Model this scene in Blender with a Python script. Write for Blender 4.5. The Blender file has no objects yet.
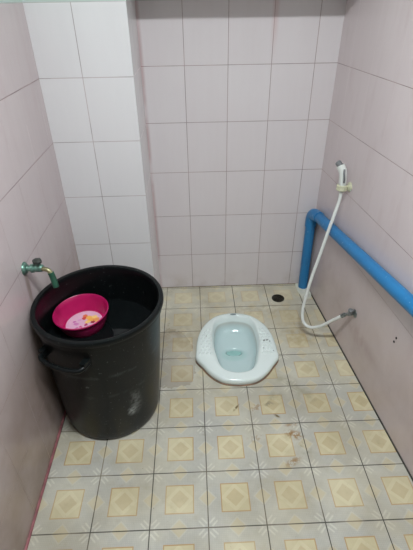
import bpy, bmesh, math, random
from math import sin, cos, pi, sqrt, hypot
from mathutils import Vector, Matrix
random.seed(7)
C = bpy.context.scene.collection

# ------------------------------------------------------------------ node helpers
class X:
    """a scalar inside a shader tree, with arithmetic"""
    def __init__(s, t, k): s.t, s.k = t, k
    def _m(s, op, *a):
        n = s.t.nodes.new('ShaderNodeMath'); n.operation = op
        for i, v in enumerate((s,) + a):
            if isinstance(v, X): s.t.links.new(v.k, n.inputs[i])
            else: n.inputs[i].default_value = v
        return X(s.t, n.outputs[0])
    def __add__(s, o): return s._m('ADD', o)
    def __sub__(s, o): return s._m('SUBTRACT', o)
    def __mul__(s, o): return s._m('MULTIPLY', o)
    def __truediv__(s, o): return s._m('DIVIDE', o)
    def __radd__(s, o): return s._m('ADD', o)
    def __rmul__(s, o): return s._m('MULTIPLY', o)
    def __rsub__(s, o): return (s * -1.0)._m('ADD', o)
    def abs(s): return s._m('ABSOLUTE')
    def fract(s): return s._m('FRACT')
    def floor(s): return s._m('FLOOR')
    def min(s, o): return s._m('MINIMUM', o)
    def max(s, o): return s._m('MAXIMUM', o)
    def sqrt(s): return s._m('SQRT')
    def sin(s): return s._m('SINE')
    def pow(s, o): return s._m('POWER', o)
    def clamp(s):
        n = s._m('ADD', 0.0); n.k.node.use_clamp = True; return n
    def step(s, lo, hi):
        """smooth 0 at lo .. 1 at hi (lo may be above hi)"""
        n = s.t.nodes.new('ShaderNodeMapRange'); n.interpolation_type = 'SMOOTHSTEP'
        s.t.links.new(s.k, n.inputs[0])
        if lo < hi:
            n.inputs[1].default_value, n.inputs[2].default_value = lo, hi
            n.inputs[3].default_value, n.inputs[4].default_value = 0, 1
        else:
            n.inputs[1].default_value, n.inputs[2].default_value = hi, lo
            n.inputs[3].default_value, n.inputs[4].default_value = 1, 0
        return X(s.t, n.outputs[0])

class Mat:
    def __init__(s, name):
        s.m = bpy.data.materials.new(name); s.m.use_nodes = True
        s.t = s.m.node_tree; s.b = s.t.nodes['Principled BSDF']
        g = s.t.nodes.new('ShaderNodeNewGeometry'); s.pos = g.outputs['Position']
        sp = s.t.nodes.new('ShaderNodeSeparateXYZ'); s.t.links.new(s.pos, sp.inputs[0])
        s.x, s.y, s.z = (X(s.t, sp.outputs[i]) for i in range(3))
        c = s.t.nodes.new('ShaderNodeTexCoord'); s.objc = c.outputs['Object']
    def noise(s, scale, detail=3, stretch=(1, 1, 1), obj=False, off=(0, 0, 0), rough=.55):
        mp = s.t.nodes.new('ShaderNodeMapping'); mp.inputs['Scale'].default_value = stretch
        mp.inputs['Location'].default_value = off
        s.t.links.new(s.objc if obj else s.pos, mp.inputs[0])
        n = s.t.nodes.new('ShaderNodeTexNoise'); n.inputs['Scale'].default_value = scale
        n.inputs['Detail'].default_value = detail; n.inputs['Roughness'].default_value = rough
        s.t.links.new(mp.outputs[0], n.inputs['Vector'])
        return X(s.t, n.outputs[0])
    def mix(s, f, a, b):
        n = s.t.nodes.new('ShaderNodeMix'); n.data_type = 'RGBA'
        for idx, v in ((0, f), (6, a), (7, b)):
            if isinstance(v, X): s.t.links.new(v.k, n.inputs[idx])
            elif isinstance(v, bpy.types.NodeSocket): s.t.links.new(v, n.inputs[idx])
            elif idx == 0: n.inputs[0].default_value = v
            else: n.inputs[idx].default_value = (*v[:3], 1)
        return n.outputs[2]
    def put(s, inp, v):
        if isinstance(v, X): s.t.links.new(v.k, s.b.inputs[inp])
        elif isinstance(v, bpy.types.NodeSocket): s.t.links.new(v, s.b.inputs[inp])
        elif isinstance(v, tuple): s.b.inputs[inp].default_value = (*v[:3], 1)
        else: s.b.inputs[inp].default_value = v
    def bump(s, h, strength=.3, dist=.002):
        n = s.t.nodes.new('ShaderNodeBump'); n.inputs['Strength'].default_value = strength
        n.inputs['Distance'].default_value = dist
        s.t.links.new(h.k, n.inputs['Height']); s.t.links.new(n.outputs[0], s.b.inputs['Normal'])

def rgb(r, g, b):
    """8-bit sRGB to linear"""
    f = lambda c: (c / 255 / 12.92) if c / 255 <= .04045 else ((c / 255 + .055) / 1.055) ** 2.4
    return (f(r), f(g), f(b))

def plain(name, col, rough=.5, metal=0, var=.12, scale=30, bump=0, spec=.5):
    m = Mat(name)
    n = m.noise(scale, 4, obj=True)
    m.put('Base Color', m.mix(n.step(.3, .7), tuple(c * (1 - var) for c in col), tuple(min(1, c * (1 + var)) for c in col)))
    m.put('Roughness', (n * .15 + (rough - .07)).clamp()); m.put('Metallic', metal)
    m.put('Specular IOR Level', spec)
    if bump: m.bump(n, bump)
    return m.m

# ------------------------------------------------------------------ camera frame and room numbers (metres)
XR, RY = 0.75654, 0.08076          # wall on the hose side: x + RY*y = XR
XL, LY = -0.52055, 0.00798
xr = lambda y: XR - RY * y
xl = lambda y: XL - LY * y
Z0, H = 0.23307, 0.25134           # tile courses on the walls
COLX, COLY = -0.14654, -0.29276    # boxed column: its side and its front
FRONT = -2.75
TOP = 2.30
TILETOP = Z0 + 5 * H

# ------------------------------------------------------------------ wall tile materials
def wall_tile(name, u_of, u0, pitch, base, alt, dirt_shade=None, top_paint=True, courses=True, grout=rgb(160, 132, 130), jw=.0075, nojoint=None):
    m = Mat(name)
    u = (u_of(m) - u0) / pitch
    v = (m.z - Z0) / H
    fu, fv = u.fract(), v.fract()
    du = (fu - .5).abs(); dv = (fv - .5).abs()
    ju = du.step(.5 - jw * 1.35, .5 - jw * .45); jv = dv.step(.5 - jw * 1.0, .5 - jw * .35)
    n1 = m.noise(5, 5, (1, 1, .45)); n2 = m.noise(38, 3, (1, 1, .12)); n3 = m.noise(1.6, 2)
    # small tone shift from tile to tile
    tone = ((u.floor() * 12.9898 + v.floor() * 78.233).sin() * 43758.5453).fract()
    f = (n1 * .55 + n2 * .35 + tone * .22 - .10).clamp()
    col = m.mix(f, base, alt)
    j = ju.max(jv)
    if nojoint: j = nojoint(m, ju, jv)
    gn = m.noise(9, 3, off=(3, 1, 5)).step(.35, .65)
    gcol = m.mix(gn, grout, tuple(c * .55 for c in grout))
    col = m.mix(j * .85, col, gcol)
    if dirt_shade: col = dirt_shade(m, col, j)
    rough = (j * .5 + n2 * .10 + .16).clamp()
    if top_paint:
        p = m.z.step(TILETOP - .003, TILETOP + .003)
        col = m.mix(p, col, rgb(196, 208, 204))
        rough = rough.max(p * .7)
    m.put('Base Color', col); m.put('Roughness', rough)
    m.put('Specular IOR Level', .45)
    m.bump(n1 * .25 + n2 * .25 - j, .35, .0012)
    return m.m

PINK, PINK2 = rgb(214, 204, 206), rgb(224, 217, 219)
def back_dirt(m, col, j):
    # rusty red streaks that run down some of the joints and the corner with the column
    k = (m.x - (COLX + .003)).abs().step(.016, .002) * m.noise(6, 3, (1, 1, .6)).step(.30, .55)
    col = m.mix(k * .45, col, rgb(160, 110, 110))
    v1 = (m.x - (.05195 + .4 + .004)).abs().step(.022, .001) * m.z.step(1.22, 1.45)
    col = m.mix(v1 * .35, col, rgb(196, 150, 152))
    n = m.noise(7, 4, off=(2, 2, 2)).step(.45, .7) * m.z.step(.14, .0)
    col = m.mix(n * .35, col, rgb(168, 150, 130))
    return col
def side_shade_dirt(m, col, j):
    n = (m.noise(3, 5, off=(1, 4, 2)).step(.30, .70) * .6 + .4) * m.z.step(.85, .0)  # grime and painted shade, darkening the side walls towards the floor
    col = m.mix(n * .55, col, rgb(158, 136, 122))
    n = m.noise(14, 4, off=(1, 8, 2), stretch=(1, 1, .3)).step(.5, .8)
    return m.mix(n * .25, col, rgb(190, 165, 168))
def left_shade_stain(m, col, j):
    col = side_shade_dirt(m, col, j)
    col = m.mix((m.noise(4, 4, off=(6, 1, 1)).step(.25, .65) * .5 + .3) * m.z.step(.75, .05), col, rgb(132, 112, 98))  # painted shade low on this wall, where the bin blocks the light
    d = (m.y + .885 - (m.z - .72) * .10).abs().step(.030, .004) * m.z.step(.48, .66) * m.z.step(.74, .71)
    return m.mix(d * .6 * m.noise(20, 3, (1, 1, .3)).step(.3, .6), col, rgb(120, 98, 82))
def right_shade_dirt(m, col, j):
    col = side_shade_dirt(m, col, j)
    d = ((m.y + .70).abs() * .5 + (m.z - .19).abs() * 2.2).step(.20, .02) * m.noise(16, 4, (1, 1, .5)).step(.4, .65)
    return m.mix(d * .25, col, rgb(150, 118, 110))
M_BACK = wall_tile('back_wall_tile', lambda m: m.x, .05195, .19983, PINK, PINK2, back_dirt)
M_LEFT = wall_tile('side_wall_tile', lambda m: m.y, -.542, .2, rgb(197, 181, 183), rgb(207, 194, 195), left_shade_stain,
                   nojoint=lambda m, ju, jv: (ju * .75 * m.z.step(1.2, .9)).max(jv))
M_RIGHT = wall_tile('hose_wall_tile', lambda m: m.y, -.542, .2, rgb(211, 197, 199), rgb(221, 209, 210), right_shade_dirt,
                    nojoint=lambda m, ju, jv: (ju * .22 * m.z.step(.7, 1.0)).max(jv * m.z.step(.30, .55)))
M_COL = wall_tile('column_tile', lambda m: m.x, -.34737, .2, rgb(219, 215, 217), rgb(228, 225, 226),
                  grout=rgb(178, 160, 160), nojoint=lambda m, ju, jv: (ju * m.x.step(COLX - .002, COLX - .004)).max(jv))

# ------------------------------------------------------------------ floor tile
def floor_mat():
    m = Mat('patterned_floor_tile')
    ox, oy, P = .09465, -.41453, .2
    u = (m.x - ox) / P; v = (m.y - oy) / P
    a = (u.fract() - .5).abs(); b = (v.fract() - .5).abs()
    p = .5 - a; q = .5 - b
    e = .012
    field = m.noise(60, 2)
    hatch = ((m.x * 2 * pi / .006).sin() * .5 + .5) * ((m.y * 2 * pi / .006).sin() * .5 + .5)
    col = m.mix((field * .6 + hatch * .5).clamp(), rgb(170, 167, 160), rgb(192, 189, 180))
    # tan half diamonds at the middle of each edge with a pale line round them
    d1 = (p + b).min(q + a)
    col = m.mix(d1.step(.165 + e, .165) * .55, col, rgb(200, 196, 182))
    col = m.mix(d1.step(.135 + e, .135) * .60, col, rgb(196, 180, 144))
    # pale strokes fanning from the tile corners
    s = p + q; d = ((p - q).abs() - .048).abs()
    st = d.step(.026, .014) * s.step(.08, .10) * s.step(.30, .25)
    col = m.mix(st * .48, col, rgb(218, 216, 204))
    # cream centre square, golden outline, two darker diamonds
    c = a.max(b)
    col = m.mix(c.step(.262, .256), col, rgb(180, 146, 102))
    inner = m.mix((a + b).step(.262, .252), rgb(200, 188, 154), rgb(206, 195, 162))
    dia = (a + b).step(.172, .160)
    inner = m.mix(dia * .6, inner, rgb(186, 166, 128))
    col = m.mix(c.step(.243, .237), col, inner)
    # ageing blotches; back rows also painted paler, as light fades towards the camera
    n1 = m.noise(5, 5); n2 = m.noise(17, 5, off=(4, 4, 0)); n3 = m.noise(60, 3, off=(2, 7, 0))
    back = m.y.step(-1.0, -.25)
    col = m.mix((n1.step(.35, .7) * .25 + back * .34 * n2.step(.1, .5)).clamp(), col, rgb(234, 226, 200))
    col = m.mix(m.noise(4, 4, off=(8, 8, 0)).step(.40, .66) * .30, col, rgb(150, 134, 100))
    col = m.mix(n2.step(.52, .8) * .30, col, rgb(156, 140, 106))
    # stains: (x, y, rx, ry, rot, strength, colour)
    def spot(cx, cy, rx, ry, rot, k, colr, thr=(.42, .60), ns=26):
        nonlocal col
        dx, dy = m.x - cx, m.y - cy
        X1 = dx * cos(rot) + dy * sin(rot); Y1 = dy * cos(rot) - dx * sin(rot)
        r = ((X1 / rx).pow(2.0) + (Y1 / ry).pow(2.0)).sqrt()
        f = r.step(1.0, .25) * m.noise(ns, 5, off=(cx * 9, cy * 7, 0)).step(*thr)
        col = m.mix(f * k, col, colr)
        return r
    G, B = rgb(138, 130, 108), rgb(150, 116, 74)
    spot(.50, -.80, .12, .05, -.75, .50, G, (.38, .66))
    spot(.55, -.87, .11, .06, -.5, .35, G, (.40, .65))
    spot(.42, -.88, .06, .05, 0, .5, G)
    spot(.46, -1.07, .055, .03, -.3, .95, B, (.40, .55), 60)
    spot(.49, -1.13, .035, .05, .3, .6, G)
    spot(.43, -1.19, .05, .02, .5, .85, B, (.42, .55), 60)
    spot(.46, -1.02, .04, .02, .2, .8, B, (.44, .56), 70)
    spot(.32, -.93, .05, .025, .6, .6, B, (.46, .58), 60)
    spot(.38, -.91, .03, .02, .2, .8, G, (.42, .56), 60)
    spot(.235, -.925, .030, .007, .9, 1.0, rgb(104, 84, 44), (.30, .5), 60)
    spot(.405, -.975, .022, .008, -.6, 1.0, rgb(104, 84, 44), (.30, .5), 60)
    spot(.62, -.45, .14, .20, 0, .45, rgb(168, 140, 86), (.40, .65))
    spot(.30, -1.08, .05, .03, 0, .5, B, (.48, .6), 50)
    spot(.08, -1.02, .02, .06, .3, .45, G, (.46, .6), 50)
    spot(-.02, -.45, .16, .14, 0, .35, rgb(150, 130, 88), (.36, .65))
    spot(.45, -.25, .30, .10, 0, .35, rgb(160, 138, 90), (.36, .65))
    spot(-.43, -.88, .09, .25, 0, .55, rgb(132, 124, 100), (.32, .6))
    specks = m.noise(150, 2, off=(5, 3, 0)).step(.735, .77)
    col = m.mix(specks * .8, col, rgb(96, 76, 50))
    # thin film of water beside the bin
    dx, dy = (m.x + .075) / .125, (m.y + .585) / .20
    w = ((dx * dx + dy * dy).sqrt() + (m.noise(9, 3, off=(1, 1, 0)) - .5) * 1.5).step(1.0, .93)
    dx, dy = (m.x + .035) / .095, (m.y + .72) / .09
    w = w.max(((dx * dx + dy * dy).sqrt() + (m.noise(12, 3, off=(7, 1, 0)) - .5) * 1.5).step(1.0, .93))
    col = m.mix(w * .34, col, rgb(130, 112, 92))
    # joints
    j = a.max(b)
    jn = m.noise(4, 3, off=(9, 2, 0)).step(.30, .55)
    jf = j.step(.4885, .4935)
    col = m.mix(jf * (jn * .25 + .72), col, m.mix(jn, rgb(120, 104, 78), rgb(66, 62, 54)))
    m.put('Base Color', col)
    m.put('Roughness', ((n2 * .18 + .22 + jf * .4 + n1 * .1) * (1 - w * .85)).clamp())
    m.put('Specular IOR Level', .5)
    m.bump((n1 * .2 - jf) + n2 * .15, .25, .001)
    return m.m
M_FLOOR = floor_mat()

# ------------------------------------------------------------------ mesh helpers
def obj(name, bm, mat, parent=None, smooth=True, angle=40):
    me = bpy.data.meshes.new(name)
    bmesh.ops.recalc_face_normals(bm, faces=bm.faces[:])
    bm.to_mesh(me); bm.free()
    o = bpy.data.objects.new(name, me); C.objects.link(o)
    me.materials.append(mat)
    if smooth:
        for p in me.polygons: p.use_smooth = True
        me.set_sharp_from_angle(angle=math.radians(angle))
    if parent:
        o.parent = parent
        # parts are made in world metres; the parent may stand elsewhere
        pw = parent_origin(parent)
        me.transform(Matrix.Translation(-pw))
        o['_o'] = tuple(pw)
    return o
def parent_origin(p):
    if '_o' in p: return Vector(p['_o'])
    return Vector(p.location)
def thing(name, label, cat, loc, group=None):
    o = bpy.data.objects.new(name, None); C.objects.link(o); o.location = loc
    o.empty_display_size = .05
    o['label'] = label; o['category'] = cat
    if group: o['group'] = group
    return o
def tag(o, label, cat, group=None):
    o['label'] = label; o['category'] = cat
    if group: o['group'] = group
    return o
def struct(name, bm, mat, smooth=False, label=None):
    o = obj(name, bm, mat, None, smooth); o['kind'] = 'structure'
    if label: o['label'] = label
    return o
def prism(bm, pts, z0, z1):
    """solid from a plan outline"""
    lo = [bm.verts.new((x, y, z0)) for x, y in pts]; hi = [bm.verts.new((x, y, z1)) for x, y in pts]
    n = len(pts)
    bm.faces.new(lo[::-1]); bm.faces.new(hi)
    for i in range(n): bm.faces.new((lo[i], lo[(i + 1) % n], hi[(i + 1) % n], hi[i]))
def frame_of(d):
    d = Vector(d).normalized(); a = Vector((0, 0, 1)) if abs(d.z) < .9 else Vector((1, 0, 0))
    s = d.cross(a).normalized(); return s, s.cross(d).normalized()
def loft(bm, rings, cap=True):
    vs = [[bm.verts.new(p) for p in r] for r in rings]
    n = len(vs[0])
    for A, B in zip(vs, vs[1:]):
        for i in range(n): bm.faces.new((A[i], A[(i + 1) % n], B[(i + 1) % n], B[i]))
    if cap:
        bm.faces.new(vs[0][::-1]); bm.faces.new(vs[-1])
    return vs
def lathe(bm, c, axis, prof, n=48, shear=None, cap=False):
    """prof: (radius, distance along the axis); shear offsets a ring with its height"""
    c = Vector(c); ax = Vector(axis).normalized(); s, t = frame_of(ax)
    rings = []
    for r, h in prof:
        o = c + ax * h + (shear(h) if shear else Vector())
        rings.append([o + (s * cos(2 * pi * i / n) + t * sin(2 * pi * i / n)) * max(r, 1e-4) for i in range(n)])
    return loft(bm, rings, cap)
def smooth_path(P, k=8):
    P = [Vector(p) for p in P]; Q = [P[0] * 2 - P[1]] + P + [P[-1] * 2 - P[-2]]; out = []
    for i in range(1, len(Q) - 2):
        a, b, c, d = Q[i - 1:i + 3]
        for j in range(k):
            t = j / k
            out.append(.5 * ((2 * b) + (c - a) * t + (2 * a - 5 * b + 4 * c - d) * t * t + (3 * b - a - 3 * c + d) * t ** 3))
    out.append(P[-1]); return out
def tube(bm, P, r, n=16, radii=None):
    """swept pipe with parallel frames"""
    P = [Vector(p) for p in P]
    d0 = (P[1] - P[0]).normalized(); s, t = frame_of(d0); rings = []
    for i, p in enumerate(P):
        d = (P[min(i + 1, len(P) - 1)] - P[max(i - 1, 0)]).normalized()
        s = (s - d * s.dot(d)).normalized(); t = s.cross(d)
        rr = radii[i] if radii else r
        rings.append([p + (s * cos(2 * pi * k / n) + t * sin(2 * pi * k / n)) * rr for k in range(n)])
    loft(bm, rings)
def dome(bm, c, rx, ry, rz, n=10, rings=4, normal_up=True):
    c = Vector(c); R = []
    for i in range(rings):
        a = pi / 2 * i / rings
        R.append([c + Vector((rx * cos(a) * cos(2 * pi * k / n), ry * cos(a) * sin(2 * pi * k / n), rz * sin(a))) for k in range(n)])
    vs = [[bm.verts.new(p) for p in r] for r in R]; tip = bm.verts.new(c + Vector((0, 0, rz)))
    for A, B in zip(vs, vs[1:]):
        for i in range(n): bm.faces.new((A[i], A[(i + 1) % n], B[(i + 1) % n], B[i]))
    for i in range(n): bm.faces.new((vs[-1][i], vs[-1][(i + 1) % n], tip))
NB = bmesh.new

# ------------------------------------------------------------------ room shell
PAN_C = Vector((.268, -.560, 0)); PAN_ROT = math.radians(1.5)
# half widths of the pan along its length (t from back end to front end), metres
half = [(.252, 0), (.246, .045), (.225, .098), (.190, .135), (.146, .165), (.10, .184), (.056, .195), (.0, .202),
        (-.045, .203), (-.075, .205), (-.092, .203), (-.108, .194), (-.122, .184), (-.140, .170), (-.165, .154), (-.188, .136), (-.208, .116), (-.226, .091), (-.239, .058), (-.246, 0)]
inner = [(.224, 0), (.219, .040), (.202, .082), (.165, .108), (.10, .119), (.04, .122), (-.02, .118), (-.08, .106), (-.13, .093), (-.165, .074), (-.185, .045), (-.193, 0)]
def outline(hw, N=96, scale=1.0):
    full = [Vector((w, y, 0)) for y, w in hw] + [Vector((-w, y, 0)) for y, w in hw[-2:0:-1]]
    pts = smooth_path(full + [full[0]], 6)[:-1]
    # resample by angle about the pan centre so that rings pair up
    out = []
    for i in range(N):
        th = 2 * pi * i / N; d = Vector((cos(th), sin(th)))
        best = None
        for a, b in zip(pts, pts[1:] + pts[:1]):
            ax, ay, bx, by = a.x, a.y, b.x, b.y
            den = d.x * (by - ay) - d.y * (bx - ax)
            if abs(den) < 1e-12: continue
            r = (ax * (by - ay) - ay * (bx - ax)) / den; s = (ax * d.y - ay * d.x) / den
            if r > 0 and -1e-6 <= s <= 1 + 1e-6 and (best is None or r > best): best = r
        out.append(d * best * scale)
    return out
OUT, INN = outline(half), outline(inner)
def pan_xy(v): 
    c, s = cos(PAN_ROT), sin(PAN_ROT)
    return PAN_C.x + v.x * c + v.y * s * .9, PAN_C.y - v.x * s + v.y * c

bm = NB()   # floor: a slab with the pan's opening cut in it
x0, x1, y0, y1 = -.60, 1.05, FRONT - .05, .05
ring = [Vector((*pan_xy(v * .90), 0)) for v in OUT]
corners = [math.atan2(y - PAN_C.y, x - PAN_C.x) for x, y in ((x0, y0), (x1, y0), (x1, y1), (x0, y1))]
def to_rect(p):
    d = Vector((p.x - PAN_C.x, p.y - PAN_C.y)); ts = []
    if d.x > 1e-9: ts.append((x1 - PAN_C.x) / d.x)
    if d.x < -1e-9: ts.append((x0 - PAN_C.x) / d.x)
    if d.y > 1e-9: ts.append((y1 - PAN_C.y) / d.y)
    if d.y < -1e-9: ts.append((y0 - PAN_C.y) / d.y)
    t = min(ts); return Vector((PAN_C.x + d.x * t, PAN_C.y + d.y * t, 0))
far = [to_rect(p) for p in ring]
iv = [bm.verts.new(p) for p in ring]; il = [bm.verts.new(p - Vector((0, 0, .05))) for p in ring]
fv = [bm.verts.new(p) for p in far]
n = len(iv)
for i in range(n):
    k = (i + 1) % n
    bm.faces.new((iv[i], iv[k], il[k], il[i]))
    A, B = far[i], far[k]
    if abs(A.x - B.x) > 1e-6 and abs(A.y - B.y) > 1e-6:
        cx = x0 if min(abs(A.x - x0), abs(B.x - x0)) < 1e-6 else x1
        cy = y0 if min(abs(A.y - y0), abs(B.y - y0)) < 1e-6 else y1
        cv = bm.verts.new((cx, cy, 0)); bm.faces.new((iv[i], fv[i], cv, fv[k], iv[k]))
    else: bm.faces.new((iv[i], fv[i], fv[k], iv[k]))
fl = obj('floor', bm, M_FLOOR, None, False); fl['kind'] = 'structure'

T = .08
bm = NB(); prism(bm, [(-.62, 0), (.95, 0), (.95, T), (-.62, T)], -.03, TOP); struct('wall_back', bm, M_BACK)
bm = NB(); prism(bm, [(xl(.06), .06), (xl(FRONT - .06), FRONT - .06), (xl(FRONT) - T, FRONT - .06), (xl(0) - T, .06)], -.03, TOP); struct('wall_left', bm, M_LEFT)
bm = NB(); prism(bm, [(xr(.06), .06), (xr(FRONT - .06), FRONT - .06), (xr(FRONT) + T, FRONT - .06), (xr(0) + T, .06)], -.03, TOP); struct('wall_right', bm, M_RIGHT)
bm = NB(); prism(bm, [(xl(COLY) - .01, COLY), (COLX, COLY), (COLX, .01), (xl(0) - .01, .01)], -.02, TOP - .001); struct('wall_column', bm, M_COL)
M_PLASTER = plain('white_plaster', rgb(222, 222, 216), .8)
bm = NB(); prism(bm, [(-.62, FRONT - .07), (1.08, FRONT - .07), (1.08, FRONT), (-.62, FRONT)], -.03, TOP); struct('wall_front', bm, plain('front_wall_dark', rgb(58, 54, 50), .7))  # unseen wall, coloured dark to cut bounced light near the camera
bm = NB(); prism(bm, [(-.66, FRONT - .1), (1.12, FRONT - .1), (1.12, .1), (-.66, .1)], TOP, TOP + .06); struct('ceiling', bm, M_PLASTER)
# unseen lintel flush with the column, added to shade the back wall's top
SHADEZ = 1.565
bm = NB(); prism(bm, [(COLX, COLY), (xr(COLY) + .005, COLY), (xr(0) + .005, .005), (COLX, .005)], SHADEZ, TOP - .001); struct('trim_shade_1', bm, M_PLASTER)
# rusty red silicone bead along the foot of the wall by the bin, dark strip drawn for the gap along the other one
def bead(name, P, r, mat):
    bm = NB(); tube(bm, P, r, 8); return struct(name, bm, mat, True)
bead('baseboard_left', [(xl(COLY) + .001, COLY, .002), (xl(FRONT) + .001, FRONT, .002)], .0065, plain('red_sealant', rgb(150, 92, 96), .5, var=.3, scale=25))
bead('baseboard_right', [(xr(-.01) - .001, -.01, .0), (xr(FRONT) - .001, FRONT, .0)], .0045, plain('dark_gap_strip', rgb(58, 54, 48), .6, var=.4, scale=20))
bead('baseboard_back', [(COLX + .005, -.0005, .0), (xr(0) - .005, -.0005, .0)], .003, plain('brown_sealant', rgb(120, 104, 84), .6, var=.4, scale=20))

# ------------------------------------------------------------------ squat toilet pan
def ceramic():
    m = Mat('white_ceramic')
    n = m.noise(6, 3)
    col = m.mix(n, rgb(222, 232, 230), rgb(230, 238, 235))
    r = Vector()
    def dot(cx, cy, rad, k, colr):
        nonlocal col
        dx, dy = m.x - cx, m.y - cy
        col = m.mix((dx * dx + dy * dy).sqrt().step(rad, rad * .5) * k, col, colr)
    for cx, cy, rad in ((.412, -.547, .007), (.428, -.543, .008), (.440, -.552, .005), (.402, -.60, .005), (.448, -.62, .004), (.118, -.50, .004)):
        dot(cx, cy, rad, .75, rgb(84, 84, 78))
    # lime and dirt near the foot
    col = m.mix((m.z.step(.012, .0) * .55), col, rgb(150, 130, 105))
    # inside: blue-green wash of the glaze deposit
    col = m.mix(m.z.step(.02, -.03) * .60, col, rgb(200, 232, 238))
    d = (((m.x - .262) / .085).pow(2.0) + ((m.y + .545) / .055).pow(2.0)).sqrt()
    col = m.mix(d.step(1.0, .55) * m.z.step(-.03, -.055) * .7, col, rgb(176, 208, 206))
    m.put('Base Color', col); m.put('Roughness', .12); m.put('Coat Weight', .4); m.put('Coat Roughness', .05)
    return m.m
M_CER = ceramic()
pan = thing('squat_toilet', 'white ceramic squat toilet pan with ribbed footrests set in the patterned floor', 'toilet', (PAN_C.x, PAN_C.y, 0))
bm = NB(); rings = []
def ring_at(fn): return [Vector(fn(i)) for i in range(len(OUT))]
def off(v, d):     # shrink radially by a distance
    L = v.length; return v * ((L - d) / L)
for d, z in ((.006, -.006), (.005, .004), (.0, .016), (.0, .026), (.003, .033), (.009, .037), (.016, .038)):
    rings.append(ring_at(lambda i, d=d, z=z: (*pan_xy(off(OUT[i], d)), z)))
for f, z in ((.35, .0385), (.75, .038)):
    rings.append(ring_at(lambda i, f=f, z=z: (*pan_xy(off(OUT[i], .016).lerp(INN[i], f)), z)))
rings.append(ring_at(lambda i: (*pan_xy(off(INN[i], -.003)), .0375)))
rings.append(ring_at(lambda i: (*pan_xy(off(INN[i], .003)), .033)))
hole = Vector((-.006, .040))
for f, z in ((.06, .012), (.12, -.012), (.22, -.034), (.38, -.047), (.58, -.054), (.80, -.058), (.93, -.060)):
    rings.append(ring_at(lambda i, f=f, z=z: (*pan_xy(off(INN[i], .006).lerp(hole + Vector((INN[i].normalized().x * .044, INN[i].normalized().y * .024)), f)), z)))
rings.append(ring_at(lambda i: (*pan_xy(hole + Vector((INN[i].normalized().x * .041, INN[i].normalized().y * .021))), -.068)))
rings.append(ring_at(lambda i: (*pan_xy(hole + Vector((INN[i].normalized().x * .038, INN[i].normalized().y * .018))), -.15)))
loft(bm, rings, cap=False)
# raised diamonds of the footrests
for sx in (-1, 1):
    for r in range(9):
        for c in range(4):
            y = .105 - r * .0215; w = .128 + c * .0185 + (r % 2) * .009
            lim = next(a[1] + (b[1] - a[1]) * ((a[0] - y) / (a[0] - b[0])) for a, b in zip(half, half[1:]) if a[0] >= y >= b[0])
            if w > lim - .020: continue
            px, py = pan_xy(Vector((sx * w, y))); dome(bm, (px, py, .0375), .0072, .0092, .0052, 8, 2)
obj('pan_body', bm, M_CER, pan, True, 60)
bm = NB()
loft(bm, [ring_at(lambda i, d=d, z=z: (*pan_xy(off(OUT[i], d)), z)) for d, z in ((-.0015, .0), (-.0010, .002), (.005, .004), (.012, .004))], cap=False)
obj('sealant_ring', bm, plain('brown_pan_sealant', rgb(132, 104, 84), .6, var=.35, scale=16), pan)
bm = NB(); mp = pan_xy(Vector((.0, .231))); loft(bm, [[Vector((mp[0] + .017 * k * cos(2 * pi * i / 24), mp[1] + .006 * k * sin(2 * pi * i / 24), z)) for i in range(24)] for k, z in ((1, .0372), (1, .0392), (.6, .0396))])
o = obj('maker_mark', bm, plain('grey_print', rgb(120, 132, 134), .4), pan); o['label'] = 'small oval grey printed mark'
# water standing in the trap
bm = NB(); hc = pan_xy(hole)
loft(bm, [[Vector((hc[0] + rr * 1.55 * cos(2 * pi * i / 40), hc[1] + rr * .76 * sin(2 * pi * i / 40), z)) for i in range(40)] for rr, z in ((.0236, -.11), (.0246, -.071), (.0236, -.0702))])
m = Mat('trap_water'); m.put('Base Color', rgb(156, 198, 194)); m.put('Roughness', .03); m.put('IOR', 1.33)
tag(obj('toilet_water', bm, m.m), 'teal tinted water standing in the trap of the squat toilet', 'water')

# ------------------------------------------------------------------ floor drain
dr = thing('floor_drain', 'round dark metal floor drain between the squat toilet and the back wall', 'drain', (.558, -.147, 0))
M_IRON = plain('dark_drain_metal', rgb(56, 52, 42), .45, .6, var=.35, scale=60)
bm = NB(); lathe(bm, (.558, -.147, 0), (0, 0, 1), [(.037, 0), (.037, .003), (.034, .0045), (.031, .004), (.031, .001)], 40); obj('drain_rim', bm, M_IRON, dr)
bm = NB()
for r in (.027, .018, .009):
    lathe(bm, (.558, -.147, .0), (0, 0, 1), [(r + .002, .0), (r + .002, .0032), (r - .0022, .0032), (r - .0022, .0)], 32)
for k in range(6):
    a = k * pi / 3; d = Vector((cos(a), sin(a), 0)); tube(bm, [Vector((.558, -.147, .0015)) + d * .004, Vector((.558, -.147, .0015)) + d * .031], .0016, 6)
obj('drain_grate', bm, M_IRON, dr)
bm = NB(); lathe(bm, (.558, -.147, .0), (0, 0, 1), [(.032, .0002), (.032, .0006), (.001, .0006)], 32, cap=True); obj('drain_well', bm, plain('drain_hole_black', rgb(18, 16, 13), .8), dr)

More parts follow.
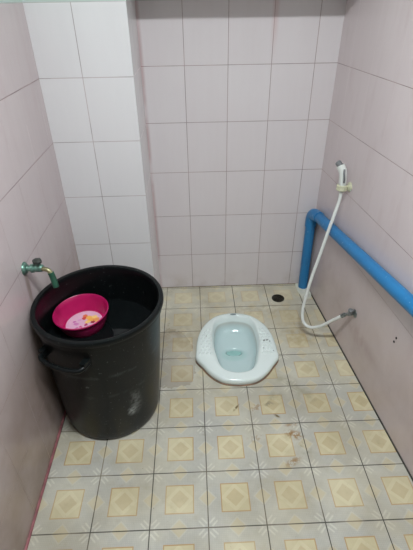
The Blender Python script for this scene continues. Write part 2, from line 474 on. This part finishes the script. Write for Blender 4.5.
# ------------------------------------------------------------------ black bin with water
BT = Vector((-.2775, -.900)); BB = Vector((-.306, -.868)); BH = .597
def lean(h):
    t = h / BH; return Vector(((BT.x - BB.x) * t, (BT.y - BB.y) * t, 0))
base = Vector((BB.x, BB.y, 0))
bin_ = thing('plastic_bin', 'large black round plastic bin full of water by the column', 'bin', base)
def black_plastic():
    m = Mat('black_plastic')
    n = m.noise(7, 4); f = m.noise(90, 2, off=(3, 3, 3))
    col = m.mix(n, rgb(9, 12, 13), rgb(17, 21, 22))
    col = m.mix(f.step(.66, .74) * .28, col, rgb(120, 126, 124))
    def pale_mark(c, r, k, stretch=(1, 1, 1)):
        nonlocal col
        dx, dy, dz = ((m.x - c[0]) * stretch[0], (m.y - c[1]) * stretch[1], (m.z - c[2]) * stretch[2])
        d = (dx * dx + dy * dy + dz * dz).sqrt()
        col = m.mix(d.step(r, r * .15) * m.noise(70, 4, off=(c[2], c[0], 2)).step(.32, .62) * k, col, rgb(178, 184, 184))
    pale_mark((-.190, -1.044, .17), .028, .8, (1, 1, .7))  # soft pale patches on the side of the bin
    pale_mark((-.170, -1.036, .22), .05, .25, (1.6, 1, .45))
    pale_mark((-.318, -1.108, .36), .011, 1.6)
    pale_mark((-.165, -1.03, .46), .02, .3)
    for z, k in ((.41, .10), (.30, .07)):
        col = m.mix((m.z - z).abs().step(.012, .001) * m.noise(20, 3).step(.45, .6) * k, col, rgb(130, 138, 138))
    m.put('Base Color', col); m.put('Specular IOR Level', .2); m.put('Roughness', (n * .16 + .26).clamp()); m.bump(m.noise(14, 3, off=(2, 5, 1)), .12, .004)
    return m.m
M_BIN = black_plastic()
bm = NB()
prof = [(.0, .006), (.17, .006), (.188, .003), (.197, .010), (.2005, .024), (.203, .06), (.2075, .16), (.2125, .28), (.2165, .40), (.220, .50), (.2215, .560)]
prof += [(.2215, .560), (.2155, .560), (.2125, .47), (.2085, .36), (.203, .20), (.196, .04), (.18, .018), (0, .018)]
lathe(bm, base, (0, 0, 1), prof, 96, lean)
obj('bin_body', bm, M_BIN, bin_, True, 50)
bm = NB()
rp = [(.2215, .546), (.2255, .540), (.2285, .541), (.2290, .548), (.2285, .562), (.2305, .5635), (.2338, .564), (.2352, .570), (.2347, .579), (.2325, .584), (.226, .5855), (.218, .584), (.2150, .578), (.2145, .565), (.2150, .546)]
lathe(bm, base, (0, 0, 1), [(a_, h_ + .012) for a_, h_ in rp + [rp[0]]], 96, lean); obj('bin_rim', bm, M_BIN, bin_, True, 50)
for az in (246, 66):
    a = math.radians(az); er = Vector((cos(a), sin(a), 0)); et = Vector((-sin(a), cos(a), 0))
    c0 = base + lean(.515) + Vector((0, 0, .490)); bm = NB()
    P = []
    for s_, r_, z_ in ((-.088, .203, .010), (-.086, .228, .010), (-.076, .245, .006), (-.045, .252, .002), (0, .254, .000), (.045, .252, .002), (.076, .245, .006), (.086, .228, .010), (.088, .203, .010)):
        P.append(c0 + et * s_ + er * r_ + Vector((0, 0, z_)))
    tube(bm, smooth_path(P, 5), .0085, 12)
    for s_ in (-.085, .085):      # lugs that carry the grip
        bmesh.ops.create_cube(bm, size=1, matrix=Matrix.Translation(c0 + et * s_ * .98 + er * .216 + Vector((0, 0, .012))) @ Matrix.Rotation(a, 4, 'Z') @ Matrix.Diagonal((.034, .020, .030, 1)))
    obj('handle', bm, M_BIN, bin_, True, 50)
WL = .431
bm = NB(); wc = Vector((base.x + lean(WL).x, base.y + lean(WL).y, 0))
lathe(bm, wc, (0, 0, 1), [(.0, WL - .06), (.2090, WL - .06), (.2112, WL - .002), (.2105, WL), (.0, WL)], 64)
m = Mat('dark_water'); m.put('Base Color', rgb(16, 19, 20)); m.put('Roughness', .02); m.put('IOR', 1.33); m.bump(m.noise(9, 2), .05, .004)
tag(obj('bin_water', bm, m.m), 'dark still water filling the black bin', 'water')

# ------------------------------------------------------------------ pink dipper bowl floating in the bin
def bowl():
    tilt = Matrix.Rotation(math.radians(-2), 4, 'Y') @ Matrix.Rotation(math.radians(2), 4, 'X')
    loc = Vector((-.368, -.838, .4285))
    t = thing('plastic_bowl', 'magenta plastic bowl with a floral printed base floating in the bin', 'bowl', loc)
    M = plain('magenta_plastic', rgb(178, 24, 90), .3, var=.05)
    bm = NB()
    lathe(bm, loc, (0, 0, 1), [(0, .004), (.070, .004), (.074, 0), (.078, 0), (.081, .004), (.090, .024), (.0985, .051), (.1035, .067), (.1055, .068), (.1058, .0725), (.103, .074), (.1005, .072), (.0955, .051), (.087, .026), (.079, .008), (.0, .007)], 64)
    o = obj('bowl_shell', bm, M, t, True, 50); o.matrix_local = tilt
    m = Mat('floral_print')
    ob = m.t.nodes.new('ShaderNodeSeparateXYZ'); m.t.links.new(m.objc, ob.inputs[0]); ox, oy = X(m.t, ob.outputs[0]), X(m.t, ob.outputs[1])
    col = m.mix(m.noise(25, 3, obj=True), rgb(212, 156, 190), rgb(228, 192, 208))
    def blob(cx, cy, r, colr, k=.95):
        nonlocal col
        dx, dy = ox - cx, oy - cy
        d = (dx * dx + dy * dy).sqrt() + (m.noise(90, 2, obj=True, off=(cx * 50, cy * 50, 0)) - .5) * .016
        col = m.mix(d.step(r, r * .72) * k, col, colr)
    for cx, cy, r, c_ in ((-.004, .040, .012, rgb(226, 112, 66)), (.012, .030, .014, rgb(240, 184, 84)), (.024, .018, .016, rgb(236, 170, 78)), (.044, .016, .014, rgb(232, 150, 80)),
                          (.036, .034, .012, rgb(244, 204, 120)), (.012, .006, .012, rgb(240, 196, 110)), (.052, .002, .010, rgb(240, 190, 120)), (-.006, .026, .009, rgb(206, 60, 60)), (.034, .002, .008, rgb(150, 30, 40)),
                          (.008, -.012, .008, rgb(176, 40, 96)), (-.010, -.022, .007, rgb(196, 70, 130)), (-.030, -.004, .010, rgb(204, 120, 180)), (-.022, .018, .008, rgb(214, 150, 196)),
                          (-.040, .010, .007, rgb(196, 100, 170)), (-.024, -.030, .008, rgb(190, 110, 160)), (.022, -.020, .010, rgb(214, 160, 190)), (.04, -.026, .010, rgb(230, 170, 120)), (0, -.044, .012, rgb(206, 140, 180))):
        blob(cx, cy, r, c_)
    m.put('Base Color', col); m.put('Roughness', .3)
    bm = NB(); lathe(bm, loc, (0, 0, 1), [(.0725, .0073), (.0715, .0092), (.0, .0092)], 48)
    o = obj('printed_base', bm, m.m, t); o['label'] = 'pale printed base with orange and yellow flowers'; o.matrix_local = tilt
bowl()

# ------------------------------------------------------------------ wall tap above the bin
M_BRASS = plain('worn_brass', rgb(150, 146, 112), .35, .75, var=.3, scale=60)
M_VERD = plain('green_tarnished_metal', rgb(104, 138, 126), .35, .6, var=.35, scale=70)
M_GRIP = plain('dark_tap_knob', rgb(62, 66, 62), .4, .3, var=.3, scale=60)
ty, tz = -.885, .728
tx = xl(ty)
tap = thing('wall_tap', 'tarnished green and brass water tap on the wall above the bin', 'tap', (tx, ty, tz))
bm = NB(); lathe(bm, (tx - .002, ty, tz), (1, 0, 0), [(.0, 0), (.024, 0), (.024, .004), (.019, .010), (.014, .013), (.0, .013)], 32); obj('wall_flange', bm, M_VERD, tap)
bm = NB(); lathe(bm, (tx, ty, tz), (1, 0, 0), [(.011, .008), (.011, .022), (.0155, .024), (.0155, .034), (.012, .036), (.0135, .044), (.0135, .060), (.010, .066), (.0, .066)], 24)
lathe(bm, (tx + .050, ty, tz), (0, 0, 1), [(.010, 0), (.010, .020), (.007, .022), (.007, .030), (.0, .030)], 20)
obj('tap_body', bm, M_VERD, tap)
bm = NB(); kc = Vector((tx + .050, ty, tz + .020)); n = 60
rs = []
for h, k in ((0, .010), (.002, .0140), (.010, .0155), (.014, .013), (.016, .006)):
    rs.append([kc + Vector((cos(2 * pi * i / n), sin(2 * pi * i / n), 0)) * k * (1 + .07 * cos(6 * 2 * pi * i / n)) + Vector((0, 0, h)) for i in range(n)])
loft(bm, rs); obj('tap_knob', bm, M_GRIP, tap)
bm = NB(); sp = smooth_path([(tx + .055, ty, tz), (tx + .070, ty - .008, tz + .001), (tx + .085, ty - .012, tz - .002), (tx + .094, ty - .015, tz - .014)], 6)
tube(bm, sp, .0078, 16); obj('spout', bm, M_BRASS, tap)
bm = NB(); sp = smooth_path([(tx + .092, ty - .0145, tz - .010), (tx + .096, ty - .017, tz - .026), (tx + .101, ty - .024, tz - .048), (tx + .104, ty - .028, tz - .062)], 6)
tube(bm, sp, .0105, 16)
o = obj('spout_sleeve', bm, plain('green_rubber', rgb(32, 76, 58), .45, var=.2), tap); o['label'] = 'short green rubber hose end'

# ------------------------------------------------------------------ blue waste pipe
def blue_pvc():
    m = Mat('blue_pvc'); n = m.noise(9, 4)
    col = m.mix(n, rgb(24, 108, 164), rgb(40, 130, 188))
    col = m.mix(m.noise(60, 4, off=(2, 1, 4)).step(.66, .74) * .5, col, rgb(170, 205, 222))
    col = m.mix(m.noise(5, 5, off=(5, 1, 4)).step(.60, .75) * .3, col, rgb(60, 92, 110))
    m.put('Base Color', col); m.put('Roughness', (n * .2 + .25).clamp()); return m.m
M_BLUE = blue_pvc()
PR = .0272
px, py, pz = .723, -.042, .508
pend = -1.75
def ppt(y): return Vector((xr(y) - PR - .0035, y, pz + (py - y) * .114))
pipe = thing('drain_pipe', 'blue plastic water pipe rising from the floor and running along the wall', 'pipe', (px, py, 0))
P = [ppt(py - .075), ppt(pend)]
bm = NB(); tube(bm, [(px + .006, py, .0), (px + .001, py, pz - .062)], PR, 32); obj('upright_pipe', bm, M_BLUE, pipe)
bm = NB(); tube(bm, P, PR, 32); obj('long_pipe', bm, M_BLUE, pipe)
bm = NB()
a, b, c = Vector((px + .001, py, pz - .085)), Vector((px, py, pz)), ppt(py - .095)
path = [a, a.lerp(b, .30)]
e0 = a.lerp(b, .38); e1 = b.lerp(c, .52)
for i in range(1, 13):
    t = i / 12; path.append(e0 * (1 - t) ** 2 + b * 2 * t * (1 - t) + e1 * t * t)
path = [a, e0] + path[2:] + [c]
tube(bm, path, PR + .0035, 32); obj('elbow', bm, M_BLUE, pipe, True, 50)
bm = NB(); random.seed(3)
cp = [(.692, -.004), (.757, -.006), (.766, -.115), (.752, -.158), (.706, -.166), (.688, -.08)]
prism(bm, cp, -.001, .007)
bmesh.ops.bevel(bm, geom=[e for e in bm.edges if all(v.co.z > 0 for v in e.verts)], offset=.003, segments=2, affect='EDGES')
obj('cement_collar', bm, plain('pale_cement', rgb(220, 219, 206), .7, var=.08, scale=40, bump=.3), pipe)

# ------------------------------------------------------------------ bidet sprayer, its holder and its valve
M_WHITE = plain('white_plastic', rgb(226, 228, 224), .3, var=.04)
M_CREAM = plain('yellowed_plastic', rgb(206, 204, 176), .4, var=.12, scale=60)
M_GREY = plain('grey_plastic', rgb(118, 120, 122), .35, var=.1)
M_CHROME = plain('dull_chrome', rgb(140, 146, 144), .3, .85, var=.3, scale=80)
hy = -.345
spr = thing('bidet_sprayer', 'white hand bidet sprayer on a long white hose beside the blue pipe', 'bidet sprayer', (xr(hy) - .03, hy, .78))
w = xr(hy)
g0, g1, g2, g3 = Vector((w - .034, hy, .756)), Vector((w - .036, hy, .800)), Vector((w - .040, hy + .004, .840)), Vector((w - .052, hy + .018, .868))
bm = NB(); gp = smooth_path([g0, g1, g2, g3], 6); nn = len(gp)
tube(bm, gp, 0, 20, radii=[.0095 + .0075 * min(1, i / (nn * .25)) + (.003 * max(0, i / nn - .6) / .4) for i in range(nn)])
hs = obj('handset', bm, M_WHITE, spr)
d = (g3 - g2).normalized() * .5 + Vector((-.35, .65, .15)); d.normalize()
bm = NB(); lathe(bm, g3 - d * .012, d, [(.0, 0), (.0115, 0), (.0128, .010), (.0138, .022), (.0138, .029), (.0120, .032), (.0, .0315)], 28)
o = obj('nozzle', bm, M_GREY, spr); o['label'] = 'grey spray nozzle'
bm = NB(); tube(bm, smooth_path([g2 + Vector((.0, -.012, .018)), g2 + Vector((-.002, -.022, .004)), g1 + Vector((-.003, -.023, .020)), g1 + Vector((0, -.018, .002))], 6), .0045, 10)
o = obj('trigger', bm, M_GREY, spr); o['label'] = 'grey thumb lever'
hose_pts = [(w - .034, hy, .748), (.746, -.350, .705), (.729, -.365, .645), (.708, -.380, .565), (.680, -.400, .450), (.652, -.420, .345), (.629, -.440, .233),
            (.617, -.458, .150), (.622, -.482, .100), (.648, -.512, .088), (.688, -.550, .126), (.729, -.590, .197), (.766, -.624, .257)]
hp = smooth_path(hose_pts, 8)
bm = NB(); tube(bm, hp, .0078, 14); obj('hose', bm, M_WHITE, spr)
e = Vector(hose_pts[-1]); ed = (hp[-1] - hp[-3]).normalized()
bm = NB(); lathe(bm, e - ed * .022, ed, [(.009, 0), (.0105, .002), (.0105, .022), (.009, .024), (.0, .024)], 12); obj('hose_nut', bm, M_CHROME, spr, True, 30)
bm = NB(); lathe(bm, (w - .034, hy, .745), (0, 0, 1), [(.0085, -.004), (.0098, 0), (.0105, .018), (.008, .020)], 16, cap=True); obj('hose_collar', bm, M_WHITE, spr)

hol = thing('sprayer_holder', 'yellowed plastic wall hook holding the bidet sprayer', 'holder', (w, hy, .775))
bm = NB(); lathe(bm, (w + .002, hy - .004, .775), (-1, 0, 0), [(0, 0), (.022, 0), (.022, .006), (.018, .010), (.010, .012), (.010, .014), (.0, .014)], 28); obj('back_plate', bm, M_CREAM, hol)
bm = NB(); ar = []
for i in range(0, 25):
    a = math.radians(-35 + 250 * i / 24 + 130)
    ar.append(Vector((w - .0345 + .0195 * cos(a), hy + .0195 * sin(a), 0)))
for zz in (.764, .772, .780): 
    tube(bm, [p + Vector((0, 0, zz)) for p in ar], .0052, 10)
obj('clip_ring', bm, M_CREAM, hol)

vy, vz = -.632, .268
vw = xr(vy)
val = thing('water_valve', 'small grey metal wall valve feeding the white hose', 'valve', (vw, vy, vz))
bm = NB(); lathe(bm, (vw + .002, vy, vz), (-1, 0, 0), [(0, 0), (.021, 0), (.021, .003), (.016, .008), (.009, .010), (.0, .010)], 28); obj('wall_flange', bm, M_CHROME, val)
bm = NB(); lathe(bm, (vw, vy, vz), (-1, 0, .0), [(.0085, .006), (.0085, .014), (.0115, .016), (.0115, .030), (.008, .034), (.0, .035)], 6); 
tube(bm, [(vw - .022, vy, vz), Vector((vw - .022, vy, vz)).lerp(e, .9)], .0075, 12)
obj('valve_body', bm, M_CHROME, val, True, 30)
bm = NB(); lathe(bm, (vw - .022, vy, vz + .006), (0, 0, 1), [(.005, 0), (.005, .008), (.012, .009), (.013, .016), (.010, .019), (.0, .019)], 12); obj('valve_knob', bm, M_GREY, val)

# two small black wall plugs in the tiles below the pipe
M_HOLE = plain('black_plug', rgb(28, 24, 24), .7)
for y, z, lab in ((-.953, .408, 'small black screw plug in the pink wall under the blue pipe, upper of two'),
                  (-.947, .384, 'small black screw plug in the pink wall under the blue pipe, lower of two')):
    bm = NB(); lathe(bm, (xr(y) + .002, y, z), (-1, 0, 0), [(0, 0), (.0050, 0), (.0050, .003), (.0035, .0042), (.0, .0035)], 16)
    tag(obj('screw_plug', bm, M_HOLE), lab, 'screw plug', 'screw plugs in the wall')

# ------------------------------------------------------------------ ceiling lamp (above the frame)
LX, LYY, LZ = .19, -1.64, TOP
lamp = thing('ceiling_light', 'white tube lamp on the ceiling', 'lamp', (LX, LYY, LZ))
bm = NB(); prism(bm, [(LX - .34, LYY - .05), (LX + .34, LYY - .05), (LX + .34, LYY + .05), (LX - .34, LYY + .05)], TOP - .03, TOP); obj('lamp_housing', bm, M_WHITE, lamp)
mt = Mat('lit_tube'); mt.put('Emission Color', (.95, .99, 1.0)); mt.put('Emission Strength', 30.0)
bm = NB(); tube(bm, [(LX - .30, LYY, TOP - .05), (LX + .30, LYY, TOP - .05)], .016, 16); obj('lamp_tube', bm, mt.m, lamp)
def area(name, loc, rot, sx, sy, power, col):
    l = bpy.data.lights.new(name, 'AREA'); l.shape = 'RECTANGLE'; l.size = sx; l.size_y = sy; l.energy = power; l.color = col
    o = bpy.data.objects.new(name, l); C.objects.link(o); o.location = loc; o.rotation_euler = rot; return o
area('tube_light', (LX, LYY, TOP - .075), (0, 0, 0), .58, .10, 30.5, (.91, .985, 1.01))

w_ = bpy.data.worlds.new('world'); bpy.context.scene.world = w_; w_.use_nodes = True
w_.node_tree.nodes['Background'].inputs[0].default_value = (.8, .85, .9, 1); w_.node_tree.nodes['Background'].inputs[1].default_value = .15

# ------------------------------------------------------------------ camera
cam = bpy.data.cameras.new('camera'); co = bpy.data.objects.new('camera', cam); C.objects.link(co)
co.location = (.08325, -2.10778, 1.49846)
R = Matrix.Rotation(-.03482, 3, 'Z') @ Matrix.Rotation(.01315, 3, 'Y') @ Matrix.Rotation(.98008, 3, 'X')
co.rotation_mode = 'QUATERNION'; co.rotation_quaternion = R.to_quaternion()
cam.sensor_fit = 'VERTICAL'; cam.sensor_height = 24; cam.lens = 24 * 414.92 / 550
cam.clip_start = .02
bpy.context.scene.camera = co
for o in bpy.data.objects:
    if '_o' in o: del o['_o']
sc = bpy.context.scene
sc.view_settings.view_transform = 'Standard'; sc.view_settings.look = 'None'
sc.view_settings.exposure = 0.0; sc.view_settings.gamma = 1.0; sc.view_settings.use_curve_mapping = False
